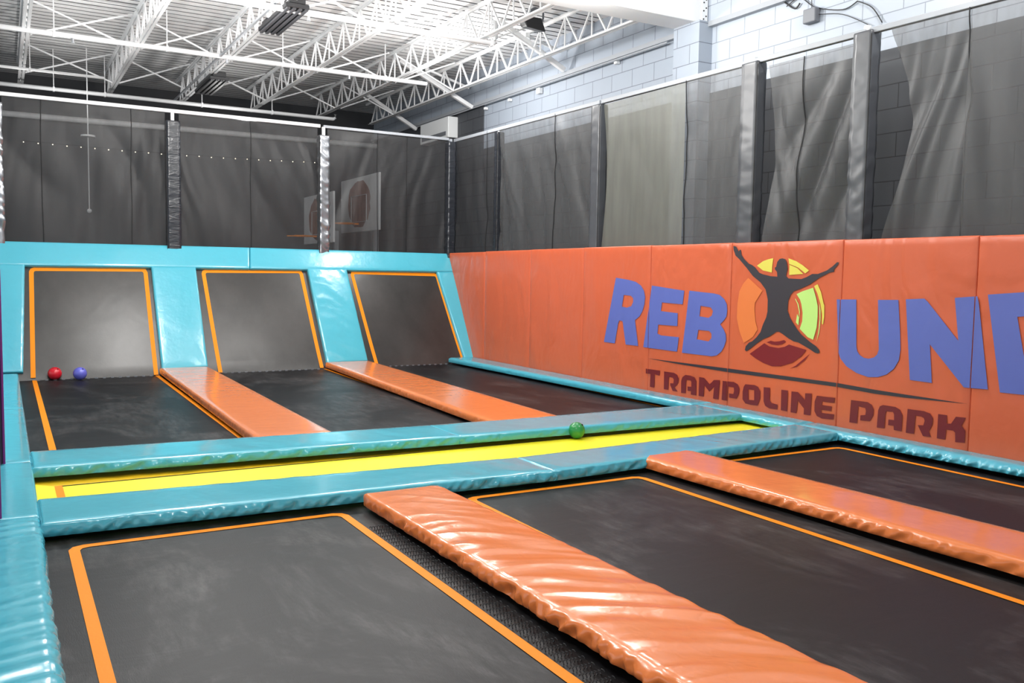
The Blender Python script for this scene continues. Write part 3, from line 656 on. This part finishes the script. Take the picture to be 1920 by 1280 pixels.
# left walkway
XL = -1.4
ws = [(YR0-.05, zp0((40, 765)).y, 'short blue walkway pad at the foot of the ramp', .001), (zp0((40, 765)).y, zp0((40, 866)).y, 'blue walkway pad left of the first far trampoline', .0015),
      (zp0((40, 866)).y, zp0((40, 971)).y, 'blue walkway pad at the left end of the yellow track', .002)]
for i, (y0, y1, l, am) in enumerate(ws):
    xr0 = X0+.03 if i < 2 else X0
    pad('walkway_pad', [BV(XL, y0), BV(X0-.006, y0), BV(X0-.006, y1+.006), BV(XL, y1+.006)], (0, 0, 1), .13, M_CYAN, l, 'pad', 'blue walkway pads on the left', step=.04, side=.004, amp=am, seed=20+i, freq=2.5, curve=.1)
pad('walkway_pad', [BV(XL, ws[-1][1]), BV(X0-.006, ws[-1][1]), BV(.175, 2.0), BV(XL, 2.0)], (0, 0, 1), .15, M_CYAN, 'nearest blue walkway pad with many glossy white wrinkles', 'pad', 'blue walkway pads on the left', step=.010, cstep=.03, side=.014, amp=.0125, seed=31, freq=5.5, boost=.8, curve=-.25, r=.045)
# orange lane pads, near
p1 = [(677, 922), (817, 906), (1631, 1280), (1215, 1246)]
def lane(lp, rp_, y0, y1, label, **kw):
    """lp, rp_: two photograph points on the left and the right top edge"""
    def xe(pr_, y):
        a_, b_ = zp0(pr_[0]), zp0(pr_[1]); return a_.x+(b_.x-a_.x)*(y-a_.y)/(b_.y-a_.y)
    pad('orange_pad', [BV(xe(lp, y0), y0), BV(xe(rp_, y0), y0), BV(xe(rp_, y1), y1), BV(xe(lp, y1), y1)], (0, 0, 1), .10, M_ORANGE, label, 'pad', GO, **kw)
lane([(677, 922), (1215, 1246)], [(817, 906), (1631, 1280)], yBn1-.02, 2.0, 'large near orange pad with glossy white wrinkles, between the two nearest trampolines', step=.012, cstep=.022, side=.019, amp=.0105, seed=42, freq=3.8, boost=1.6, curve=.5, r=.022)
lane([(1222, 862), (1841, 1032)], [(1316, 849), (1920, 997)], yBn2+.01, 2.0, 'near orange pad between the second and third near trampolines', step=.014, cstep=.05, side=.026, amp=.003, seed=47, freq=3, curve=.3, r=.022)
lane([(305, 694), (482, 821)], [(390, 687), (627, 811)], YR0-.03, zp0((555, 815)).y+.01, 'far orange pad between the first and second ramp trampolines', step=.02, cstep=.05, side=.007, amp=.0015, seed=51, freq=3, r=.022)
lane([(614, 680), (924, 790)], [(691, 676), (1050, 780)], YR0-.03, zp0((985, 785)).y, 'far orange pad between the second and third ramp trampolines', step=.02, cstep=.05, side=.007, amp=.0015, seed=55, freq=3, r=.022)

# ------------------------------------------------------------------ ramp pads
RD = V((0, YR1-YR0, ZR1)).normalized(); RN = V((0, -RD.z, RD.y))
RP0 = V((0, YR0, 0))
def rp(u, v, off=0): return atp(u, v, RP0+RN*off, RN)
GR = 'blue ramp pads'
def rpad(q, label, **kw):
    pad('ramp_pad', [rp(*a_) for a_ in q], RN, .10, M_CYAN, label, 'pad', GR, **dict(dict(step=.03, side=.003, amp=.0012, puff=.006, freq=2.2, r=.02), **kw))
L0 = rp(-60, 449.5)
rpad([(-160, 447), (468, 463.5), (468, 503), (-160, 493.5)], 'long blue pad along the top of the ramp, left half', seed=61)
rpad([(469.5, 463.5), (842, 475), (850, 509), (469.5, 503)], 'long blue pad along the top of the ramp, right half', seed=62)
rpad([(-120, 494), (46, 495), (43, 697), (-120, 702)], 'blue ramp pad at the far left of the ramp', seed=63, amp=.009, freq=3, step=.02)
rpad([(284, 499), (367, 500.5), (390, 687), (304, 694)], 'blue upright ramp pad between first and second ramp beds', seed=64, amp=.007, freq=2, curve=.6, step=.02)
rpad([(577, 503), (650, 504), (690, 676), (613.5, 680)], 'blue upright ramp pad with strong wrinkles between second and third ramp beds', seed=65, amp=.014, freq=2.6, curve=.6, step=.02)
rpad([(820, 509), (850, 509.5), (903, 668), (873, 677)], 'narrow blue ramp pad beside the orange side wall', seed=66, amp=.001)

# ------------------------------------------------------------------ trampolines
def strip_path(bm, outer, inner, n, closed=False):
    """tape: outer and inner polylines"""
    k = len(outer); vo = [bm.verts.new(V(p)+n*.004) for p in outer]; vi = [bm.verts.new(V(p)+n*.004) for p in inner]
    for i in range(k if closed else k-1):
        j = (i+1) % k; bm.faces.new((vo[i], vo[j], vi[j], vi[i]))
def frame_shape(x0, x1, y0, y1, w, c, xs=None):
    """rounded rectangle outer / inner loops in the XY plane (x0..x1, y0 near .. y1 far)"""
    def loop(a, b, d, e, c):
        return [(a, d+c), (a, e-c), (a+c*.3, e-c*.3), (a+c, e), (b-c, e), (b-c*.3, e-c*.3), (b, e-c), (b, d+c), (b-c*.3, d+c*.3), (b-c, d), (a+c, d), (a+c*.3, d+c*.3)]
    return loop(x0, x1, y0, y1, c), loop(x0+w, x1-w, y0+w, y1-w, c*.6)
def sheet(bm, x0, x1, y0, y1, z, xt0=None, xt1=None, nx=24, ny=40, dip=.0, seed=0):
    rows = []
    for j in range(ny+1):
        f = j/ny; row = []
        for i in range(nx+1):
            g = i/nx; x = x0+(x1-x0)*g; y = y0+(y1-y0)*f
            zz = z - dip*math.sin(math.pi*g)*math.sin(math.pi*f)
            row.append(bm.verts.new((x, y, zz)))
        rows.append(row)
    for a, b in zip(rows, rows[1:]):
        for i in range(nx): bm.faces.new((a[i], a[i+1], b[i+1], b[i]))
GT = 'floor trampolines'
def trampoline(xl, xr, y0, y1, gapx, label, tape=True, wtape=.07, springs=None, open_far=False):
    """xl..xr: opening; tape lies gapx inside"""
    t = thing('trampoline', ((xl+xr)/2, (y0+y1)/2, ZM), label, 'trampoline', GT)
    bm = bmesh.new(); sheet(bm, xl-.1, xr+.1, y0-.08, y1+.08, ZM, dip=.0); link('jump_bed', bm, M_MAT, t, smooth=True)
    bm = bmesh.new(); n = V((0, 0, 1))
    if open_far:
        for xo, s in ((xl+gapx, 1), (xr-gapx, -1)):
            strip_path(bm, [(xo, y0, ZM), (xo, y1, ZM)], [(xo+s*wtape, y0, ZM), (xo+s*wtape, y1, ZM)], n)
    else:
        o_, i_ = frame_shape(xl+gapx, xr-gapx, y0+gapx, y1-tape_far, wtape, .10)
        strip_path(bm, [(*p, ZM) for p in o_], [(*p, ZM) for p in i_], n, True)
    link('orange_border', bm, M_TAPE, t)
    if springs:
        xs, ya, yb_ = springs; y = ya
        while y < yb_:
            bm = bmesh.new(); pts = []
            for k in range(40):
                a = k*math.pi*2/6; pts.append((xs+.015+.14*k/40, y+.011*math.cos(a), ZM+.016+.011*math.sin(a)))
            tube(bm, pts, .003, 4, False); link('spring', bm, M_BLKPL, t); y += .085
    return t
tape_far = .14
T1 = trampoline(X0, zp0((673, 921)).x, 2.0, yBn0-.02, .15, 'nearest left black trampoline with a bright orange border', springs=(zp0((673, 921)).x-.16, 3.2, 6.2))
yfar = at(1211, 889, 2, ZM).y
tape_far = yBn1-.02-at(876, 933, 2, ZM).y
T2 = trampoline(zp0((1240, 1104)).x, zp0((1221, 862)).x, 2.0, yBn1-.02, .16, 'middle near black trampoline between the two orange pads')
tape_far = .10
T3 = trampoline(zp0((1316, 849)).x+.02, XI+.03, 2.0, yBn2-.02, .12, 'near black trampoline beside the printed wall, half hidden by an orange pad')
fx = [(X0+.02, zp0((305, 694)).x), (zp0((390, 687)).x, zp0((614, 680)).x), (zp0((691, 676)).x, zp0((874, 677)).x)]
FL = ['far black trampoline in front of the left ramp bed with red and blue balls', 'far black trampoline between the two far orange pads', 'far black trampoline beside the plain orange wall pads']
tapes = [((59, 708), (92, 845), (296, 702), (460, 822)), (None, None, (606, 689), (902, 791)), (None, None, (873, 681), (1244, 762))]
for i, ((a_, b_), l) in enumerate(zip(fx, FL)):
    y0 = (yAf0, yAf1, yAf2)[i]
    t = thing('trampoline', ((a_+b_)/2, 13, ZM), l, 'trampoline', GT)
    bm = bmesh.new(); sheet(bm, a_-.1, b_+.1+(.25 if i == 2 else 0), y0-.25, YR0+.03, ZM); link('jump_bed', bm, M_MAT, t, smooth=True)
    bm = bmesh.new(); n = V((0, 0, 1)); w = .07
    c0, c1_, c2_, c3_ = tapes[i]
    if c0:
        p, q = at(*c0, 2, ZM), at(*c1_, 2, ZM); strip_path(bm, [p, q], [p+V((w, 0, 0)), q+V((w, 0, 0))], n)
        xtl = p
    else:
        p, q = V((a_-.06, YR0, ZM)), V((a_-.06, y0-.2, ZM)); strip_path(bm, [p, q], [p+V((w, 0, 0)), q+V((w, 0, 0))], n)
    p, q = at(*c2_, 2, ZM), at(*c3_, 2, ZM); strip_path(bm, [p-V((w, 0, 0)), q-V((w, 0, 0))], [p, q], n)
    link('orange_border', bm, M_TAPE, t)
# ramp beds
RQ = [[(54, 501), (276, 503), (296.5, 702), (57.5, 708)], [(377, 505), (567, 506.5), (606, 689), (409, 698)], [(656, 508), (821, 512.5), (872, 681), (702.5, 684)]]
RL = ['left upright black ramp bed with orange border above the red and blue balls', 'middle upright black ramp bed between two blue ramp pads', 'right upright black ramp bed beside the orange side wall']
OFFR = -.085
for k, (q, l) in enumerate(zip(RQ, RL)):
    c = [rp(*a_, OFFR) for a_ in q]; mid = (c[0]+c[1]+c[2]+c[3])/4
    t = thing('ramp_trampoline', (mid.x, YR0, ZM), l, 'trampoline', 'upright ramp beds')
    ex = V((1, 0, 0)); zb = ZM+.004
    bm = bmesh.new(); rows = []
    xl, xr = c[0].x-.25, c[1].x+.25
    for j in range(31):
        f = j/30; row = []
        for i in range(13):
            x = xl+(xr-xl)*i/12
            s = -.02+ (2.62)*f      # distance up the slope
            base = V((x, YR0, 0))+RN*OFFR+RD*s
            base.y -= .03*math.exp(-max(0, s)/.25)
            row.append(bm.verts.new(base))
        rows.append(row)
    # tuck the lower edge to the floor bed
    for v_ in rows[0]: v_.co.z = ZM+.002; v_.co.y -= .02
    for a_, b_ in zip(rows, rows[1:]):
        for i in range(12): bm.faces.new((a_[i], a_[i+1], b_[i+1], b_[i]))
    link('jump_bed', bm, M_MATR, t, smooth=True)
    # tape: left, top, right
    bm = bmesh.new(); w = .075; cr = .09
    A, B, C_, D_ = c[3], c[0], c[1], c[2]
    up = RD
    def pull(p):
        s = (p-RP0).dot(RD); p = V(p); p.y -= .03*math.exp(-max(0, s)/.25); return p
    def seg(a_, b_, n_=12): return [a_.lerp(b_, i/n_) for i in range(n_+1)]
    outer = seg(A, B-up*cr) + [B+ex*cr*.3-up*cr*.3, B+ex*cr] + seg(B+ex*cr, C_-ex*cr)[1:] + [C_-ex*cr*.3-up*cr*.3] + seg(C_-up*cr, D_)
    Bi, Ci = B+ex*w-up*w, C_-ex*w-up*w
    inner = seg(A+ex*w, Bi-up*cr*.4) + [Bi+ex*.01-up*.01, Bi+ex*cr*.4] + seg(Bi+ex*cr*.4, Ci-ex*cr*.4)[1:] + [Ci-ex*.01-up*.01] + seg(Ci-up*cr*.4, D_-ex*w)
    strip_path(bm, [pull(p) for p in outer], [pull(p) for p in inner], RN)
    link('orange_border', bm, M_TAPE, t)
    # lacing loops along the foot
    x = xl+.3
    while x < xr-.3:
        bm = bmesh.new(); box(bm, (x, YR0-.06, ZM), (x+.05, YR0-.045, ZM+.022)); link('lacing_loop', bm, M_GREYPL, t); x += .13
# yellow tumble track
t = thing('tumble_track', (4.3, 8.1, ZM), 'long bright yellow tumble track between the two rows of blue pads', 'tumble track')
ye0, ye1 = at(90, 905, 2, ZM).y, at(1370, 785, 2, ZM).y
bm = bmesh.new(); sheet(bm, X0-.02, XI+.25, 7.32, 9.3, ZM-.004, nx=40, ny=8); link('side_border', bm, M_YELBORD, t)
bm = bmesh.new()
ya_, yb_ = at(200, 905.5, 2, ZM).y, at(1385, 791, 2, ZM).y
y_l, y_r = at(90, 918, 2, ZM).y, at(1395, 791, 2, ZM).y
lft = at(116, 912, 2, ZM); rgt = at(1395, 791, 2, ZM)
vs = [bm.verts.new(p) for p in ((lft.x, lft.y, ZM+.002), (rgt.x+.1, rgt.y, ZM+.002), (rgt.x+.1, 7.32, ZM+.002), (lft.x, 7.32, ZM+.002))]; bm.faces.new(vs)
link('yellow_bed', bm, M_YELLOW, t)
bm = bmesh.new(); bar(bm, (lft.x, lft.y, ZM+.004), (rgt.x+.1, rgt.y, ZM+.004), .012, .006); link('seam_line', bm, M_BLACK, t)
pa, pb = at(102, 912, 2, ZM), at(117, 911, 2, ZM)
bm = bmesh.new(); poly(bm, [(pa.x, pa.y, ZM+.005), (pb.x, pa.y, ZM+.005), (pb.x, 7.32, ZM+.005), (pa.x, 7.32, ZM+.005)]); link('orange_tape', bm, M_TAPE, t)
bm = bmesh.new(); poly(bm, [(X0-.02, ye0, ZM+.003), (pa.x, pa.y, ZM+.003), (pa.x, 7.32, ZM+.003), (X0-.02, 7.32, ZM+.003)]); link('end_border', bm, M_YELLOW, t)
# black support deck under everything (hides the pit)
bm = bmesh.new(); box(bm, (XL, 1.6, ZM-.08), (XW+.05, YR0+.1, ZM-.02)); box(bm, (XL, 1.6, -.9), (XW+.05, 1.7, ZM-.08))
o = link('trampoline_platform', bm, M_BLACK, origin=(4, 2, -.9)); tag(o, 'black frame deck under the pads, showing as dark gaps beside the beds', 'platform')
bm = bmesh.new(); pv = [(-6, YR0+.28, -.5), (-6, YR1+.02, ZR1-.10), (-6, YR1+.06, ZR1-.10), (-6, YR1+.06, -.9), (-6, YR0+.28, -.9)]
va = [bm.verts.new(p) for p in pv]; vb = [bm.verts.new((XW-.02, p[1], p[2])) for p in pv]
bm.faces.new(va); bm.faces.new(vb[::-1])
for i in range(5): bm.faces.new((va[i], vb[i], vb[(i+1) % 5], va[(i+1) % 5]))
o = link('ramp_platform', bm, M_BLACK, origin=(3, YR1, -.9)); tag(o, 'black support behind the ramp beds, showing as dark edges', 'platform')

# ------------------------------------------------------------------ balls
def mkball(u, vb_, r, m, l):
    p = at(u, vb_, 2, ZM); c = V((p.x, p.y-(.10 if p.y > 12 else 0), ZM+r+.003))
    t = thing('ball', (c.x, c.y, ZM), l, 'ball', 'playing balls')
    bm = bmesh.new(); ball(bm, c, r); link('skin', bm, m, t, smooth=True)
    bm = bmesh.new(); ball(bm, c+V((.35, -.55, .70)).normalized()*(r+.0005), .011, 8, 6, (1, 1, 1)); link('valve', bm, M_BLACK, t)
mkball(102.5, 711, .112, M_RED, 'red ball lying at the foot of the left ramp bed')
mkball(149.5, 711, .112, M_BLUE, 'blue ball lying beside the red ball at the ramp foot')
mkball(1081, 822.5, .100, M_GREEN, 'green ball resting on the yellow track')

# ------------------------------------------------------------------ purple posts at the left edge
for u, v, l, dx in ((10, 872, 'dark purple padded post standing on the walkway at the left edge', 0), (3, 975, 'dark purple padded post at the left edge, nearer of the two', 0)):
    p = at(u, v, 2, 0.0)
    t = thing('purple_post', (p.x-.06, p.y+.06, .006), l, 'post', 'purple posts at the left edge')
    bm = bmesh.new(); zt = at(-4, 505, 1, p.y).z
    box(bm, (p.x-.18, p.y, .010), (p.x-.012, p.y+.14, zt)); bevel(bm, .012, 2); link('padding', bm, M_DARKPURPLE, t)
    bm = bmesh.new(); tube(bm, [(p.x-.008, p.y, .012), (p.x-.008, p.y, zt)], .010, 8); link('piping', bm, M_PURPLE, t)

# ------------------------------------------------------------------ behind the back net
def hoop(qs, X, label, rim):
    c = [at(u, v, 0, X) for u, v in qs]
    t = thing('basketball_hoop', (X+.5, (c[0].y+c[1].y)/2, -.9), label, 'basketball hoop', 'hoops behind the back net')
    z0, z1 = (c[2].z+c[3].z)/2, (c[0].z+c[1].z)/2; y0, y1 = c[1].y, c[0].y
    bm = bmesh.new(); box(bm, (X, y0, z0), (X+.05, y1, z1)); bevel(bm, .01, 1); link('backboard', bm, M_WHITE, t)
    ym = (y0+y1)/2; zm = (z0+z1)/2; W_, H_ = y1-y0, z1-z0
    bm = bmesh.new(); n = 26; pts = []
    for k in range(n):
        a = 2*math.pi*k/n; rr = 1+.10*noise.noise(V((k*.9, X, 0)))
        pts.append((X-.006, ym+W_*.30*rr*math.cos(a), zm+H_*.43*rr*math.sin(a)))
    poly(bm, pts); link('reflection_patch', bm, M_BROWN, t)  # blurred brown reflection painted onto the board
    bm = bmesh.new(); a, b_ = ym-W_*.2, ym+W_*.2; za, zb_ = zm-H_*.32, zm+H_*.16
    for p, q in (((a, za), (b_, za)), ((b_, za), (b_, zb_)), ((b_, zb_), (a, zb_)), ((a, zb_), (a, za))):
        bar(bm, (X-.012, *p), (X-.012, *q), .035, .008)
    link('target_frame', bm, M_WHITE, t)
    zr = zm-H_*.36
    bm = bmesh.new(); R_ = .24; tube(bm, [(X-.40+R_*math.cos(a_), ym+R_*math.sin(a_), zr) for a_ in [2*math.pi*k/20 for k in range(21)]], .018, 6, False)
    bar(bm, (X-.02, ym, zr), (X-.17, ym, zr), .08, .04); link('rim', bm, M_TAPE, t)
    bm = bmesh.new(); bar(bm, (X-.35, ym-.2, zr-.0), (X-.9, ym-.2, zr-.02), .03, .03); link('arm', bm, M_TAPE, t)
    bm = bmesh.new(); bar(bm, (X+.05, ym, zm), (X+.5, ym, zm-.4), .10); box(bm, (X+.44, ym-.06, -.9), (X+.56, ym+.06, zm-.3)); link('stand', bm, M_GREYST, t)
hoop([(639.5, 339), (711, 323.6), (709, 432), (643.6, 436)], 8.6, 'white hoop board with brown painted reflection, fully visible through the net', 0)
hoop([(570, 370), (625, 358), (622, 455), (574, 457)], 7.4, 'white hoop board half hidden by the shiny post', 0)
# white pipe far behind the net
zpp = 5.62
t = thing('ceiling_pipe', (5, 25.6, zpp), 'long white pipe seen through the back net', 'pipe', 'white pipes under the roof')
bm = bmesh.new(); tube(bm, [(-6, 25.55, at(10, 215, 1, 25.55).z), (at(706, 274, 1, 25.55).x, 25.55, at(706, 274, 1, 25.55).z)], .075, 10); link('pipe_run', bm, M_WHITEST, t, smooth=True)
# string lights
t = thing('string_lights', (3.5, 25.3, 4.5), 'row of tiny warm bulbs on a thin wire seen through the back net', 'string lights')
xs_, xe_ = at(44, 264, 1, 25.3), at(590, 303, 1, 25.3); pts = []
for k in range(24):
    f = k/23; p = xs_.lerp(xe_, f)+V((0, 0, -.06*math.sin(math.pi*f)+.01*random.random())); pts.append(p)
bm = bmesh.new(); tube(bm, pts, .006, 5); link('wire', bm, M_BLACK, t)
for p in pts:
    bm = bmesh.new(); ball(bm, p-V((0, 0, .03)), .013, 8, 6); link('bulb', bm, M_BULB, t, smooth=True)
# hanging lamp far left
d0, d1 = at(165, 255, 1, 22), at(165, 395, 1, 22)
t = thing('pendant_pole', d0, 'thin white drop rod with a small disc behind the left back net', 'drop rod')
bm = bmesh.new(); tube(bm, [(d0.x, 22, d1.z), (d0.x, 22, DZ)], .012, 6); link('rod', bm, M_WHITEST, t)
bm = bmesh.new(); tube(bm, [d0-V((0, 0, .02)), d0+V((0, 0, .02))], .15, 16); link('disc', bm, M_WHITE, t)
bm = bmesh.new(); ball(bm, (d0.x, 22, d1.z), .05, 10, 8); link('end_knob', bm, M_WHITE, t)

# ------------------------------------------------------------------ light
W = bpy.data.worlds.new('world'); SC.world = W; W.use_nodes = True
W.node_tree.nodes['Background'].inputs[0].default_value = (.92, .96, 1, 1); W.node_tree.nodes['Background'].inputs[1].default_value = 1.05
def plight(name, loc, e, r=.25, col=(1, .98, .95)):
    l = bpy.data.lights.new(name, 'POINT'); l.energy = e; l.shadow_soft_size = r; l.color = col
    o = bpy.data.objects.new(name, l); COL.objects.link(o); o.location = loc; return o
def alight(name, loc, tgt, e, sx, sy, col=(1, .98, .95)):
    l = bpy.data.lights.new(name, 'AREA'); l.shape = 'RECTANGLE'; l.size = sx; l.size_y = sy; l.energy = e; l.color = col
    o = bpy.data.objects.new(name, l); COL.objects.link(o); o.location = loc
    o.rotation_euler = (V(tgt)-V(loc)).to_track_quat('-Z', 'Y').to_euler(); return o
plight('hall_light', (3.2, 8.2, 5.5), 200, .4)
plight('hall_light', (7.4, 10.4, 5.75), 240, .4)  # added to bring out white streaks on the near orange pad
plight('hall_light', (0.7, 10.2, 5.9), 300, .4)  # added for the glossy streaks on the near walkway
plight('hall_light', (7.7, 16.2, 5.75), 260, .2)
plight('hall_light', (8.2, 5.4, 6.2), 240, .25)
plight('hall_light', (1.0, 3.0, 5.6), 300, .4)
plight('hall_light', (2.6, 14.0, 5.3), 480, .35)  # added to whiten the left part of the ceiling, no fixture here
plight('hall_light', (5.2, 13.5, 5.3), 260, .35)
def ceiling_fill(loc, e):  # added upward spots to brighten the ceiling, no fixtures here
    l = bpy.data.lights.new('ceiling_fill', 'SPOT'); l.energy = e; l.spot_size = math.radians(160); l.spot_blend = .5; l.shadow_soft_size = .15; l.color = (1, .985, .96)
    o = bpy.data.objects.new('ceiling_fill', l); COL.objects.link(o); o.location = loc; o.rotation_euler = (math.pi, 0, 0)
for q, e in (((-1.2, 15, 4.9), 100), ((1.3, 18.0, 4.9), 80), ((4.4, 18.6, 4.9), 70), ((1.2, 21.5, 5.0), 50), ((4.6, 22.0, 5.0), 40)): ceiling_fill(q, e)
